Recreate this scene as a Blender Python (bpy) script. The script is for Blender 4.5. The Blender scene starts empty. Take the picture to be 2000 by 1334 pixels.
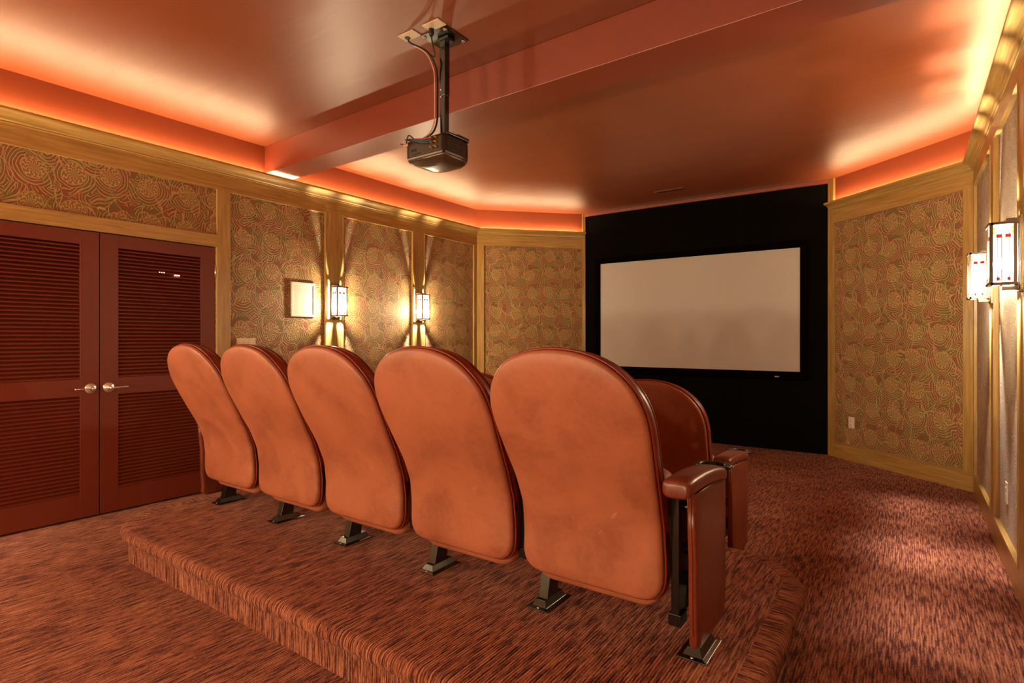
import bpy, math, random
from math import sin, cos, pi, radians, sqrt, atan2
random.seed(4)
SC = bpy.context.scene
COL = SC.collection

# ------------------------------------------------------------------ helpers
def lin(c):
    return tuple(((x/255.0)/12.92 if x/255.0 <= 0.04045 else ((x/255.0+0.055)/1.055)**2.4) for x in c)

class MB:
    """collects faces (with uv in metres) and links them as one mesh object"""
    def __init__(self):
        self.v = []; self.f = []; self.uv = []; self.mi = []; self.sm = []
    def face(self, pts, uvs=None, mi=0, smooth=False):
        b = len(self.v)
        self.v.extend(pts); self.f.append(tuple(range(b, b+len(pts))))
        self.uv.append(uvs if uvs else [(p[0]+p[1], p[2]) for p in pts]); self.mi.append(mi); self.sm.append(smooth)
    def mesh(self, verts, faces, mi=0, smooth=True, uvs=None):
        b = len(self.v); self.v.extend(verts)
        for k, f in enumerate(faces):
            self.f.append(tuple(b+i for i in f)); self.mi.append(mi); self.sm.append(smooth)
            self.uv.append([uvs[i] for i in f] if uvs else [(verts[i][0]+verts[i][1], verts[i][2]) for i in f])
    def box(self, a, b, mi=0, T=None, uvaxis=None):
        x0, y0, z0 = a; x1, y1, z1 = b
        d = (x1-x0, y1-y0, z1-z0)
        L = uvaxis if uvaxis is not None else max(range(3), key=lambda i: d[i])
        o = [i for i in range(3) if i != L]
        V = [(x, y, z) for z in (z0, z1) for y in (y0, y1) for x in (x0, x1)]
        F = [(0, 2, 3, 1), (4, 5, 7, 6), (0, 1, 5, 4), (2, 6, 7, 3), (0, 4, 6, 2), (1, 3, 7, 5)]
        for f in F:
            P = [V[i] for i in f]
            uv = [(p[L], p[o[0]]+p[o[1]]) for p in P]
            if T: P = [T(p) for p in P]
            self.face(P, uv, mi)
    def ring(self, rings, closed=True, cap=(False, False), mi=0, smooth=True):
        n = len(rings[0]); V = [p for r in rings for p in r]; F = []
        for k in range(len(rings)-1):
            for i in range(n if closed else n-1):
                j = (i+1) % n
                F.append((k*n+i, k*n+j, (k+1)*n+j, (k+1)*n+i))
        if cap[0]: F.append(tuple(range(n-1, -1, -1)))
        if cap[1]: F.append(tuple((len(rings)-1)*n+i for i in range(n)))
        self.mesh(V, F, mi, smooth)
    def tube(self, pts, r, n=8, mi=0, closed=False):
        pts = [Vec(p) for p in pts]; rings = []
        m = len(pts); up = None
        for i in range(m):
            if closed: t = (pts[(i+1) % m]-pts[i-1]).normalized()
            else: t = (pts[min(i+1, m-1)]-pts[max(i-1, 0)]).normalized()
            if up is None:
                up = Vec((0, 0, 1)) if abs(t.z) < .9 else Vec((1, 0, 0))
            a = t.cross(up).normalized(); b = a.cross(t).normalized(); up = b
            rr = r[i] if isinstance(r, (list, tuple)) else r
            rings.append([tuple(pts[i]+a*rr*cos(2*pi*k/n)+b*rr*sin(2*pi*k/n)) for k in range(n)])
        if closed: rings.append(rings[0]); self.ring(rings, mi=mi)
        else: self.ring(rings, cap=(True, True), mi=mi)
    def lathe(self, prof, c, axis='z', n=24, mi=0):
        rings = []
        for r, h in prof:
            R = []
            for k in range(n):
                a = 2*pi*k/n; p = (r*cos(a), r*sin(a), h)
                if axis == 'x': p = (p[2], p[0], p[1])
                elif axis == 'y': p = (p[0], p[2], p[1])
                elif axis == '-y': p = (p[0], -p[2], p[1])
                R.append((p[0]+c[0], p[1]+c[1], p[2]+c[2]))
            rings.append(R)
        self.ring(rings, cap=(True, True), mi=mi)
    def build(self, name, mats, parent=None, bevel=0, seg=2, weld=False, subsurf=0):
        me = bpy.data.meshes.new(name); me.from_pydata([tuple(p) for p in self.v], [], self.f)
        for m in (mats if isinstance(mats, (list, tuple)) else [mats]): me.materials.append(m)
        ul = me.uv_layers.new(name='UVMap'); k = 0
        for f, p in enumerate(me.polygons):
            p.material_index = self.mi[f]; p.use_smooth = self.sm[f]
            for q in range(p.loop_total): ul.data[p.loop_start+q].uv = self.uv[f][q]
        o = bpy.data.objects.new(name, me); COL.objects.link(o)
        if parent: o.parent = parent
        import bmesh
        bm = bmesh.new(); bm.from_mesh(me)
        bmesh.ops.remove_doubles(bm, verts=bm.verts, dist=1e-5)
        bmesh.ops.recalc_face_normals(bm, faces=bm.faces)
        bm.to_mesh(me); bm.free()
        if bevel:
            md = o.modifiers.new('b', 'BEVEL'); md.width = bevel; md.segments = seg; md.limit_method = 'ANGLE'; md.angle_limit = radians(40)
            md.harden_normals = False
        if subsurf:
            md = o.modifiers.new('s', 'SUBSURF'); md.levels = subsurf; md.render_levels = subsurf
        return o
from mathutils import Vector as Vec

def tag(o, label=None, cat=None, group=None, kind=None):
    if label: o['label'] = label
    if cat: o['category'] = cat
    if group: o['group'] = group
    if kind: o['kind'] = kind
    return o
def empty(name, loc=(0, 0, 0), rz=0):
    o = bpy.data.objects.new(name, None); COL.objects.link(o); o.location = loc; o.rotation_euler = (0, 0, rz)
    o.empty_display_size = .1
    return o
def copy_tree(o, parent=None):
    c = o.copy(); COL.objects.link(c); c.parent = parent
    for ch in [x for x in SC.objects if x.parent == o]: copy_tree(ch, c)
    return c

# ------------------------------------------------------------------ materials
class G:
    def __init__(self, name):
        self.m = bpy.data.materials.new(name); self.m.use_nodes = True
        self.nt = self.m.node_tree; self.n = self.nt.nodes
        self.b = self.n['Principled BSDF']; self.out = self.n['Material Output']
    def node(self, t, **k):
        x = self.n.new(t)
        for a, v in k.items(): setattr(x, a, v)
        return x
    def put(self, s, v):
        if isinstance(v, (int, float)): s.default_value = v
        elif isinstance(v, tuple):
            s.default_value = v if len(v) == len(s.default_value) else tuple(v)+(1,)
        else: self.nt.links.new(v, s)
    def M(self, op, a, b=None, c=None, clamp=False):
        x = self.node('ShaderNodeMath', operation=op, use_clamp=clamp)
        self.put(x.inputs[0], a)
        if b is not None: self.put(x.inputs[1], b)
        if c is not None: self.put(x.inputs[2], c)
        return x.outputs[0]
    def VM(self, op, a, b=None):
        x = self.node('ShaderNodeVectorMath', operation=op); self.put(x.inputs[0], a)
        if b is not None:
            if op == 'SCALE': self.put(x.inputs[3], b)
            else: self.put(x.inputs[1], b)
        return x.outputs[0]
    def uv(self): return self.node('ShaderNodeTexCoord').outputs['UV']
    def obj(self): return self.node('ShaderNodeTexCoord').outputs['Object']
    def mapping(self, v, scale=(1, 1, 1), loc=(0, 0, 0), rot=(0, 0, 0)):
        x = self.node('ShaderNodeMapping'); self.put(x.inputs['Vector'], v)
        x.inputs['Scale'].default_value = scale; x.inputs['Location'].default_value = loc; x.inputs['Rotation'].default_value = rot
        return x.outputs[0]
    def noise(self, v, scale=5, detail=3, rough=.5, dist=0, out='Fac'):
        x = self.node('ShaderNodeTexNoise'); self.put(x.inputs['Vector'], v)
        x.inputs['Scale'].default_value = scale; x.inputs['Detail'].default_value = detail
        x.inputs['Roughness'].default_value = rough; x.inputs['Distortion'].default_value = dist
        return x.outputs[0] if out == 'Fac' else x.outputs[1]
    def ramp(self, v, stops, interp='LINEAR'):
        x = self.node('ShaderNodeValToRGB'); self.put(x.inputs[0], v); cr = x.color_ramp; cr.interpolation = interp
        while len(cr.elements) > 1: cr.elements.remove(cr.elements[-1])
        for i, (p, c) in enumerate(stops):
            e = cr.elements[0] if i == 0 else cr.elements.new(p)
            e.position = p
            c = (c, c, c) if isinstance(c, (int, float)) else lin(c)
            e.color = (*c, 1)
        return x.outputs[0]
    def mix(self, f, a, b):
        x = self.node('ShaderNodeMix', data_type='RGBA'); self.put(x.inputs[0], f); self.put(x.inputs[6], a); self.put(x.inputs[7], b)
        return x.outputs[2]
    def bump(self, h, dist=.002, strength=1.0):
        x = self.node('ShaderNodeBump'); x.inputs['Strength'].default_value = strength; x.inputs['Distance'].default_value = dist
        self.put(x.inputs['Height'], h); self.put(self.b.inputs['Normal'], x.outputs[0])
    def set(self, **k):
        names = dict(color='Base Color', rough='Roughness', metal='Metallic', spec='Specular IOR Level', coat='Coat Weight', coatr='Coat Roughness',
                     sheen='Sheen Weight', emis='Emission Color', es='Emission Strength', trans='Transmission Weight', sheenr='Sheen Roughness')
        for a, v in k.items(): self.put(self.b.inputs[names[a]], v)
        return self

def plain(name, c, rough=.5, metal=0, spec=.5, var=.06, vs=30, coat=0):
    g = G(name); n = g.noise(g.obj(), vs, 3)
    a = tuple(max(0, x*(1-var)) for x in lin(c)); b = tuple(min(1, x*(1+var)) for x in lin(c))
    g.set(color=g.mix(n, (*a, 1), (*b, 1)), rough=rough, metal=metal, spec=spec, coat=coat)
    return g.m

def mat_wallpaper():
    g = G('woven_wallpaper'); uv = g.uv()
    w = g.noise(g.VM('SCALE', uv, 1.0), 7, 2, out='Color')
    w = g.VM('SCALE', g.VM('SUBTRACT', w, (.5, .5, .5)), .055)
    p = g.VM('ADD', uv, w)
    def swirl(scale, loc, ringf, arms, rnd):
        q = g.mapping(p, (scale, scale*.92, 0), loc)
        v = g.node('ShaderNodeTexVoronoi', voronoi_dimensions='2D'); g.put(v.inputs['Vector'], q); v.inputs['Scale'].default_value = 1.0
        v.inputs['Randomness'].default_value = rnd
        loc_ = g.VM('SUBTRACT', q, v.outputs['Position']); s = g.node('ShaderNodeSeparateXYZ'); g.put(s.inputs[0], loc_)
        a = g.M('ARCTAN2', s.outputs[1], s.outputs[0])
        d = v.outputs['Distance']
        ph = g.M('ADD', g.M('MULTIPLY', d, ringf), g.M('MULTIPLY', a, arms))
        return d, a, g.M('SINE', ph), v.outputs['Color']
    d1, a1, s1, c1 = swirl(4.1, (0, 0, 0), 82, 1.0, .22)
    d2, a2, s2, c2 = swirl(6.6, (.37, .21, 0), 50, -1.0, .7)
    # vine network: warped cell borders
    w2 = g.VM('SCALE', g.VM('SUBTRACT', g.noise(uv, 5, 1, out='Color'), (.5, .5, .5)), .22)
    ve = g.node('ShaderNodeTexVoronoi', voronoi_dimensions='2D', feature='DISTANCE_TO_EDGE'); g.put(ve.inputs['Vector'], g.VM('ADD', uv, w2)); ve.inputs['Scale'].default_value = 5.2
    stem = g.ramp(ve.outputs['Distance'], [(.0, 1.), (.014, 1.), (.03, 0.), (1., 0.)])
    lf = g.M('SINE', g.M('MULTIPLY', ve.outputs['Distance'], 62)); lf = g.ramp(lf, [(0, 0.), (.5, 0.), (.85, 1.), (1, 1.)])
    med = g.ramp(d1, [(0, 1.), (.25, 1.), (.30, 0.), (1, 0.)])
    rim = g.M('MULTIPLY', g.ramp(d1, [(0, 0.), (.26, 0.), (.275, 1.), (.30, 0.), (1, 0.)]), .8)
    petals = g.M('SINE', g.M('ADD', g.M('MULTIPLY', a1, 11), g.M('MULTIPLY', g.M('SINE', g.M('MULTIPLY', d1, 60)), 1.6)))
    def sector(a, d, c, lo, hi):
        sp = g.node('ShaderNodeSeparateColor'); g.put(sp.inputs[0], c)
        sec = g.M('COSINE', g.M('ADD', a, g.M('ADD', g.M('MULTIPLY', sp.outputs[0], 1.4), g.M('MULTIPLY', d, 2.5))))
        return g.ramp(g.M('MULTIPLY_ADD', sec, .5, .5), [(0, 0.), (lo, 0.), (hi, 1.), (1, 1.)])
    se1 = sector(a1, d1, c1, .30, .36); se2 = sector(a2, d2, c2, .34, .42)
    rimf = g.M('MULTIPLY', g.M('SUBTRACT', se1, g.M('MULTIPLY', se1, se1)), 3.6, clamp=True)
    L1 = g.ramp(s1, [(0, 0.), (.62, 0.), (.84, 1.), (1, 1.)])
    L2 = g.M('MULTIPLY', g.ramp(s2, [(0, 0.), (.6, 0.), (.85, 1.), (1, 1.)]), se2)
    L2 = g.M('MAXIMUM', L2, g.M('MULTIPLY', g.M('SUBTRACT', se2, g.M('MULTIPLY', se2, se2)), 3.6, clamp=True))
    LM = g.ramp(petals, [(0, 0.), (.35, 0.), (.8, 1.), (1, 1.)])
    zone = g.ramp(g.noise(p, 5.5, 1), [(0, 0.), (.47, 0.), (.53, 1.), (1, 1.)])
    fill = g.M('MAXIMUM', g.mix(se1, L2, L1), rimf)
    z2 = g.ramp(g.noise(p, 8.5, 1), [(0, 0.), (.60, 0.), (.63, 1.), (1, 1.)])
    fill = g.mix(z2, fill, lf)
    line = g.mix(med, fill, LM)
    lbw = g.M('MAXIMUM', g.M('MAXIMUM', line, rim), g.M('MULTIPLY', stem, .5))
    base = g.mix(g.ramp(g.noise(p, 9, 2), [(0, 0.), (.46, 0.), (.54, 1.), (1, 1.)]), (*lin((138, 86, 56)), 1), (*lin((124, 100, 54)), 1))
    base = g.mix(g.M('MULTIPLY', med, .45), base, (*lin((160, 126, 72)), 1))
    col = g.mix(g.M('MULTIPLY', lbw, .64), base, (*lin((222, 188, 128)), 1))
    weave = g.noise(g.mapping(uv, (400, 400, 1)), 1, 1)
    g.set(color=col, rough=.58, spec=.35, sheen=.15)
    g.bump(g.M('ADD', g.M('MULTIPLY', lbw, .8), g.M('MULTIPLY', weave, .6)), .0022, .8)
    return g.m

def mat_wood(name='golden_stained_wood', c0=(138, 102, 50), c1=(202, 166, 98)):
    g = G(name); uv = g.uv()
    s = g.noise(g.mapping(uv, (1.3, 26, 1)), 2.0, 5, .6, .6)
    f = g.noise(g.mapping(uv, (8, 240, 1)), 1.5, 3, .6)
    k = g.M('ADD', g.M('MULTIPLY', s, .75), g.M('MULTIPLY', f, .25))
    col = g.ramp(k, [(.25, c0), (.5, tuple((a*.45+b*.55) for a, b in zip(c0, c1))), (.72, c1)])
    kn = g.ramp(g.noise(g.mapping(uv, (2.2, 9, 1)), 1.4, 1), [(0, 1.), (.22, 1.), (.30, 0.), (1, 0.)])
    col = g.mix(g.M('MULTIPLY', kn, .35), col, (*lin((105, 62, 22)), 1))
    g.set(color=col, rough=.32, spec=.5, coat=.15, coatr=.25); g.bump(f, .0004, .4)
    return g.m

def mat_leather(name, c, dark, rough=.42):
    g = G(name); o = g.obj()
    info = g.node('ShaderNodeObjectInfo')
    o = g.VM('ADD', o, g.VM('SCALE', info.outputs['Location'], 3.7))
    n1 = g.noise(o, 5, 4, .6, .4); n2 = g.noise(o, 60, 3)
    k = g.M('ADD', g.M('MULTIPLY', n1, .8), g.M('MULTIPLY', n2, .2))
    col = g.ramp(k, [(.3, dark), (.52, c), (.75, tuple(min(255, x*1.08) for x in c))])
    v = g.node('ShaderNodeTexVoronoi'); g.put(v.inputs['Vector'], o); v.inputs['Scale'].default_value = 420
    g.set(color=col, rough=g.M('MULTIPLY_ADD', n1, .12, rough-.06), spec=.5)
    g.bump(g.M('ADD', v.outputs['Distance'], g.M('MULTIPLY', n2, 2)), .0004, .35)
    return g.m

def mat_carpet():
    g = G('striped_loop_carpet'); uv = g.uv()
    # uv: u across the ribs, v along them
    jit = g.noise(g.mapping(uv, (30, 6, 1)), 1, 2)
    st = g.noise(g.mapping(uv, (105, 9, 1)), 1, 4, .6, .3)
    fine = g.noise(g.mapping(uv, (260, 60, 1)), 1, 2)
    s = g.node('ShaderNodeSeparateXYZ'); g.put(s.inputs[0], uv)
    rib = g.M('MULTIPLY_ADD', g.M('SINE', g.M('ADD', g.M('MULTIPLY', s.outputs[0], 2*pi/.0105), g.M('MULTIPLY', jit, 1.6))), .5, .5)
    big = g.noise(g.mapping(uv, (3, 2, 1)), 1, 2)
    k = g.M('ADD', g.M('MULTIPLY', st, .72), g.M('ADD', g.M('MULTIPLY', fine, .22), g.M('MULTIPLY', big, .12)))
    col = g.ramp(k, [(.42, (54, 20, 17)), (.48, (98, 43, 33)), (.53, (152, 86, 63)), (.64, (190, 126, 92))])
    groove = g.ramp(rib, [(0, .55), (.25, .8), (.5, 1.), (1, 1.)])
    col = g.mix(groove, (*lin((86, 30, 22)), 1), col)
    g.set(color=col, rough=.9, spec=.15, sheen=.06, sheenr=.5)
    loop = g.noise(g.mapping(uv, (160, 220, 1)), 1, 2)
    g.bump(g.M('ADD', g.M('MULTIPLY', rib, 1.0), g.M('MULTIPLY', loop, 1.2)), .004, .9)
    return g.m

def mat_paint(name, c, rough, spec=.5, coat=0, var=.05):
    g = G(name); o = g.obj(); n = g.noise(o, 1.6, 4, .6, .5)
    a = tuple(x*(1-var) for x in lin(c)); b = tuple(x*(1+var) for x in lin(c))
    g.set(color=g.mix(n, (*a, 1), (*b, 1)), rough=rough, spec=spec, coat=coat)
    g.bump(g.noise(o, 260, 2), .0004, .25)
    return g.m

def mat_ceiling():
    g = G('copper_satin_ceiling_paint'); o = g.obj()
    n = g.noise(g.mapping(o, (1.2, 5, 1)), 1.0, 4, .6, .6)
    c = lin((136, 68, 34))
    a = tuple(x*.92 for x in c); b = tuple(x*1.08 for x in c)
    g.set(color=g.mix(n, (*a, 1), (*b, 1)), rough=g.M('MULTIPLY_ADD', n, .14, .36), spec=.9, coat=.28, coatr=.40)
    h = g.noise(g.mapping(o, (1.5, 7, 1)), 1.0, 3, .5, .4)
    g.bump(g.M('ADD', h, g.M('MULTIPLY', g.noise(o, 200, 2), .03)), .012, .35)
    return g.m

def mat_glow(name, c, s, transp=.0):
    g = G(name)
    e = g.node('ShaderNodeEmission'); e.inputs[0].default_value = (*lin(c), 1); e.inputs[1].default_value = s
    if transp:
        t = g.node('ShaderNodeBsdfTransparent'); t.inputs[0].default_value = (1, .93, .8, 1)
        mx = g.node('ShaderNodeMixShader'); mx.inputs[0].default_value = 1-transp
        g.nt.links.new(t.outputs[0], mx.inputs[1]); g.nt.links.new(e.outputs[0], mx.inputs[2]); g.nt.links.new(mx.outputs[0], g.out.inputs[0])
    else: g.nt.links.new(e.outputs[0], g.out.inputs[0])
    g.n.remove(g.b)
    return g.m

WALLP = mat_wallpaper(); WOOD = mat_wood(); CARPET = mat_carpet()
LEATHER = mat_leather('cognac_leather', (158, 92, 66), (136, 74, 50), .46)
LEATHER_D = mat_leather('cushion_leather', (128, 44, 24), (104, 32, 18), .34)
ARML = mat_leather('armrest_leather', (112, 48, 32), (92, 38, 24), .32)
COVE = mat_paint('terracotta_cove_paint', (140, 68, 40), .5)
BEAMP = mat_paint('terracotta_beam_paint', (134, 60, 38), .36, 1.0)
CEIL = mat_ceiling()
BLACKF = mat_paint('black_stretched_fabric', (13, 11, 8), .95, .05, var=.3)
FRAMEB = mat_paint('black_velvet', (8, 3, 3), .95, .03, var=.2)
SCREENM = mat_paint('screen_cloth', (200, 198, 194), .75, .3, var=.015)
DOORP = mat_paint('mahogany_door_paint', (112, 46, 28), .42, .4)
LOUVP = mat_paint('mahogany_louvre_paint', (106, 40, 24), .5, .3)
BLACKM = plain('black_enamelled_steel', (14, 13, 12), .22, 0, .6, coat=.4)
BLACKP = plain('black_plastic', (20, 18, 16), .35)
PROJM = plain('dark_gunmetal_shell', (46, 38, 32), .3, .35, .5)
PROJB = plain('brushed_underside_shell', (120, 104, 90), .25, .7, .5)
CHROME = plain('polished_nickel', (222, 214, 204), .22, .8)
BRONZE = plain('dark_bronze', (104, 90, 80), .32, .85)
WHITE = plain('white_plastic', (232, 222, 208), .4, var=.02)
IVORY = plain('ivory_plate', (226, 208, 180), .45, var=.03)
GRILLE = plain('white_speaker_grille', (222, 214, 204), .6, var=.03, vs=400)
PINK = plain('pale_cable_jacket', (236, 176, 164), .3)
DARKIN = plain('closet_dark', (20, 9, 6), .9)
GLASS = mat_glow('lit_opal_glass', (255, 244, 226), 2.6, .50)
AMBER = mat_glow('amber_art_glass', (255, 176, 60), 1.3)
REDG = mat_glow('red_art_glass', (150, 40, 22), .8)
ROPE = mat_glow('rope_light', (255, 220, 166), 42.0)
LEDW = mat_glow('white_indicator', (255, 214, 190), 3.0)
LEDR = mat_glow('pink_indicator', (255, 190, 170), 2.5)

# ------------------------------------------------------------------ room frame
XL, XR, YB, YF, ZC = -4.745, .455, -1.75, 7.0, 3.0
PTS = [(XL, YB), (XL, 5.9), (-3.69, YF), (-.705, 7.0), (XR, 6.0), (XR, YB)]
PTS[3] = (-.705, 7.02)
def frame(a, b):
    L = sqrt((b[0]-a[0])**2+(b[1]-a[1])**2); d = ((b[0]-a[0])/L, (b[1]-a[1])/L); n = (d[1], -d[0])
    def T(p):   # p = (s along, o inward, z)
        return (a[0]+d[0]*p[0]+n[0]*p[1], a[1]+d[1]*p[0]+n[1]*p[1], p[2])
    return T, L, atan2(d[1], d[0])
FL = frame(PTS[0], PTS[1]); FAL = frame(PTS[1], PTS[2]); FF = frame(PTS[2], PTS[3]); FAR = frame(PTS[3], PTS[4]); FR = frame(PTS[4], PTS[5]); FB = frame(PTS[5], PTS[0])
def struct(o): o['kind'] = 'structure'; return o

# floor
b = MB(); b.box((XL-.7, YB-.15, -.12), (XR+.15, 7.3, 0), uvaxis=None)
b.uv[-5] = b.uv[-5]
fo = b
for i, f in enumerate(b.f): b.uv[i] = [(b.v[k][0], b.v[k][1]) for k in f]
struct(b.build('floor', CARPET))
# ceiling
b = MB(); b.box((XL-.15, YB-.15, ZC), (XR+.15, 7.3, ZC+.12)); struct(b.build('ceiling', CEIL))

ZW = 2.70
def wall(name, F, parts, cove=True, mats=None):
    T, L, _ = F; b = MB()
    for (s0, s1, z0, z1, mi) in parts:
        P = [(s0, 0, z0), (s1, 0, z0), (s1, 0, z1), (s0, 0, z1)]
        b.face([T(p) for p in P], [(p[0]+z0*0, p[2]) for p in P], mi)
        # thickness
        for q in range(4):
            a, c = P[q], P[(q+1) % 4]
            b.face([T(a), T(c), T((c[0], -.1, c[2])), T((a[0], -.1, a[2]))], None, mi)
        b.face([T((p[0], -.1, p[2])) for p in P], None, mi)
    return struct(b.build(name, mats or [WALLP, COVE]))
def S(y): return y-YB      # left wall station
D0, D1, DM = .776, 2.424, 1.6
LL = FL[1]
wall('wall_left', FL, [(0, S(D0), 0, ZW, 0), (S(D1), LL, 0, ZW, 0), (S(D0), S(D1), 2.04, ZW, 0), (0, LL, ZW, ZC, 1)])
for nm, F in (('wall_left_angled', FAL), ('wall_right_angled', FAR), ('wall_right', FR), ('wall_back', FB)):
    wall(nm, F, [(0, F[1], 0, ZW, 0), (0, F[1], ZW, ZC, 1)])
# closet behind the doors
b = MB(); x0 = XL-.55
b.box((x0-.04, D0-.1, 0), (x0, D1+.1, 2.1)); b.box((x0, D0-.14, 0), (XL-.1, D0-.1, 2.1)); b.box((x0, D1+.1, 0), (XL-.1, D1+.14, 2.1)); b.box((x0, D0-.1, 2.1), (XL-.1, D1+.1, 2.14))
struct(b.build('wall_closet', DARKIN))
# front wall: black fabric panels with fine seams
T, L, _ = FF; b = MB()
b.box((0, -.1, 0), (L, -.012, ZC), 0, T)
sx = lambda x: x-PTS[2][0]
cuts = [0, sx(-2.616), sx(-1.663), L]
for i in range(3):
    b.box((cuts[i]+.0015, -.012, 0.0), (cuts[i+1]-.0015, 0, ZC), 0, T)
struct(b.build('wall_front', BLACKF))
b = MB(); b.box((.01, 0, 2.962), (L-.01, .032, ZC), 0, T); struct(b.build('trim_screen_wall_top', BEAMP, bevel=.002))

# ------------------------------------------------------------------ trims
def sweep(name, pts, prof, mat, closed_prof=True):
    """prof: (offset inward, z); pts 2-D polyline with inward on its right-hand side"""
    n = len(pts); N = []
    for i in range(n-1):
        L = sqrt((pts[i+1][0]-pts[i][0])**2+(pts[i+1][1]-pts[i][1])**2)
        N.append(((pts[i+1][1]-pts[i][1])/L, -(pts[i+1][0]-pts[i][0])/L, L))
    b = MB(); dist = 0; rows = []
    for i in range(n):
        if i == 0: m = N[0][:2]; k = 1
        elif i == n-1: m = N[-1][:2]; k = 1
        else:
            m = (N[i-1][0]+N[i][0], N[i-1][1]+N[i][1]); l = sqrt(m[0]**2+m[1]**2); m = (m[0]/l, m[1]/l)
            k = 1/(m[0]*N[i][0]+m[1]*N[i][1])
        rows.append([(pts[i][0]+m[0]*k*o, pts[i][1]+m[1]*k*o, z) for o, z in prof])
    acc = [0]
    for j in range(1, len(prof)+1):
        p, q = prof[j-1], prof[j % len(prof)]; acc.append(acc[-1]+sqrt((p[0]-q[0])**2+(p[1]-q[1])**2))
    for i in range(n-1):
        d0, d1 = dist, dist+N[i][2]; dist = d1
        for j in range(len(prof)):
            k = (j+1) % len(prof)
            b.face([rows[i][j], rows[i+1][j], rows[i+1][k], rows[i][k]], [(d0, acc[j]), (d1, acc[j]), (d1, acc[j+1]), (d0, acc[j+1])])
    b.face(rows[0]); b.face(rows[-1][::-1])
    return struct(b.build(name, mat))
CROWN = [(0, 2.652), (.024, 2.652), (.027, 2.658), (.024, 2.663), (.030, 2.667), (.035, 2.672), (.037, 2.682), (.042, 2.692), (.052, 2.702), (.066, 2.710), (.080, 2.715),
         (.090, 2.718), (.093, 2.724), (.093, 2.736), (.089, 2.739), (.080, 2.739), (.076, 2.725), (.076, 2.716), (.0, 2.700)]
def along(F, s, o=0): p = F[0]((s, o, 0)); return (p[0], p[1])
LALs, LARs = FAL[1], FAR[1]
sweep('trim_crown_left', [PTS[0], PTS[1], along(FAL, LALs-.012)], CROWN, WOOD)
sweep('trim_crown_right', [along(FAR, .012), PTS[4], PTS[5]], CROWN, WOOD)
sweep('trim_crown_back', [(XR, YB), (XL, YB)], CROWN, WOOD)
BAND = [(0, 2.52), (.02, 2.52), (.02, 2.654), (0, 2.654)]
sweep('trim_band_left', [PTS[0], PTS[1], along(FAL, LALs-.04)], BAND, WOOD)
sweep('trim_band_right', [along(FAR, .045), PTS[4], PTS[5]], BAND, WOOD)
sweep('trim_band_back', [PTS[5], PTS[0]], BAND, WOOD)
BASE = [(0, 0), (.02, 0), (.02, .15), (.016, .16), (0, .16)]
sweep('baseboard_left', [(XL, 2.535), PTS[1], along(FAL, LALs-.04)], BASE, WOOD)
sweep('baseboard_right', [along(FAR, .065), PTS[4], PTS[5]], BASE, WOOD)
sweep('baseboard_back', [PTS[5], PTS[0]], BASE, WOOD)
sweep('baseboard_door_side', [PTS[0], (XL, .665)], BASE, WOOD)
# vertical stiles (station ranges)
tn = [0]
def stile(F, s0, s1, z0=.155, z1=2.525, o=.022, bead=True):
    tn[0] += 1
    b = MB(); b.box((s0, 0, z0), (s1, o, z1), 0, F[0], uvaxis=2)
    if bead:
        for s in (s0, s1): b.box((s-.005, 0, z0), (s+.005, o+.005, z1), 0, F[0], uvaxis=2)
    return struct(b.build('trim_%d' % tn[0], WOOD, bevel=.0015))
stile(FL, S(.665), S(.772), 0, o=.024, bead=False)
stile(FL, S(2.428), S(2.540), 0, o=.024, bead=False)
stile(FL, S(3.50), S(3.708)); stile(FL, S(4.70), S(4.89)); stile(FL, S(5.83), S(5.90), o=.0215, bead=False)
stile(FAL, 0, .105, bead=False)
stile(FAL, LALs-.042, LALs, 0, ZC, .026, bead=False)
stile(FAR, 0, .078, 0, ZC, .026, bead=False); stile(FAR, LARs-.095, LARs, bead=False)
SR = lambda y: 6.0-y
stile(FR, 0, .075, o=.0215, bead=False)
PR = [4.68, 3.54, 2.34, 1.14, -.06]
for y in PR: stile(FR, SR(y+.095), SR(y-.095))
stile(FL, S(-.42), S(-.22))
stile(FB, .9, 1.1); stile(FB, 2.5, 2.7); stile(FB, 4.1, 4.3)
# door head casing
b = MB(); b.box((S(.665), 0, 2.036), (S(2.54), .0235, 2.138), 0, FL[0]); struct(b.build('trim_door_head', WOOD, bevel=.0015))
# panel mould: thin bead round the wallpaper fields
def bead(F, s0, s1, z0, z1):
    tn[0] += 1; b = MB(); r = .006
    for a, c in (((s0, 0, z1-r), (s1, .026, z1+.002)), ((s0, 0, z0-.002), (s1, .026, z0+r))): b.box(a, c, 0, F[0])
    struct(b.build('trim_%d' % tn[0], WOOD))
for a, c in ((2.54, 3.50), (3.708, 4.70), (4.89, 5.83)): bead(FL, S(a), S(c), .16, 2.52)
bead(FAR, .078, LARs-.095, .16, 2.52)
for a, c in ((5.925, 4.775), (4.585, 3.635), (3.445, 2.435)): bead(FR, SR(a), SR(c), .16, 2.52)

# beam across the ceiling
b = MB(); nl, nr, w = 2.865, 2.735, .262
P = [(XL, nl), (XR, nr), (XR, nr+w), (XL, nl+w)]; z0 = 2.757
V = [(x, y, z) for z in (z0, ZC) for x, y in P]
for f in ((0, 3, 2, 1), (4, 5, 6, 7), (0, 1, 5, 4), (1, 2, 6, 5), (2, 3, 7, 6), (3, 0, 4, 7)): b.face([V[i] for i in f])
struct(b.build('trim_ceiling_beam', BEAMP, bevel=.003))

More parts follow.
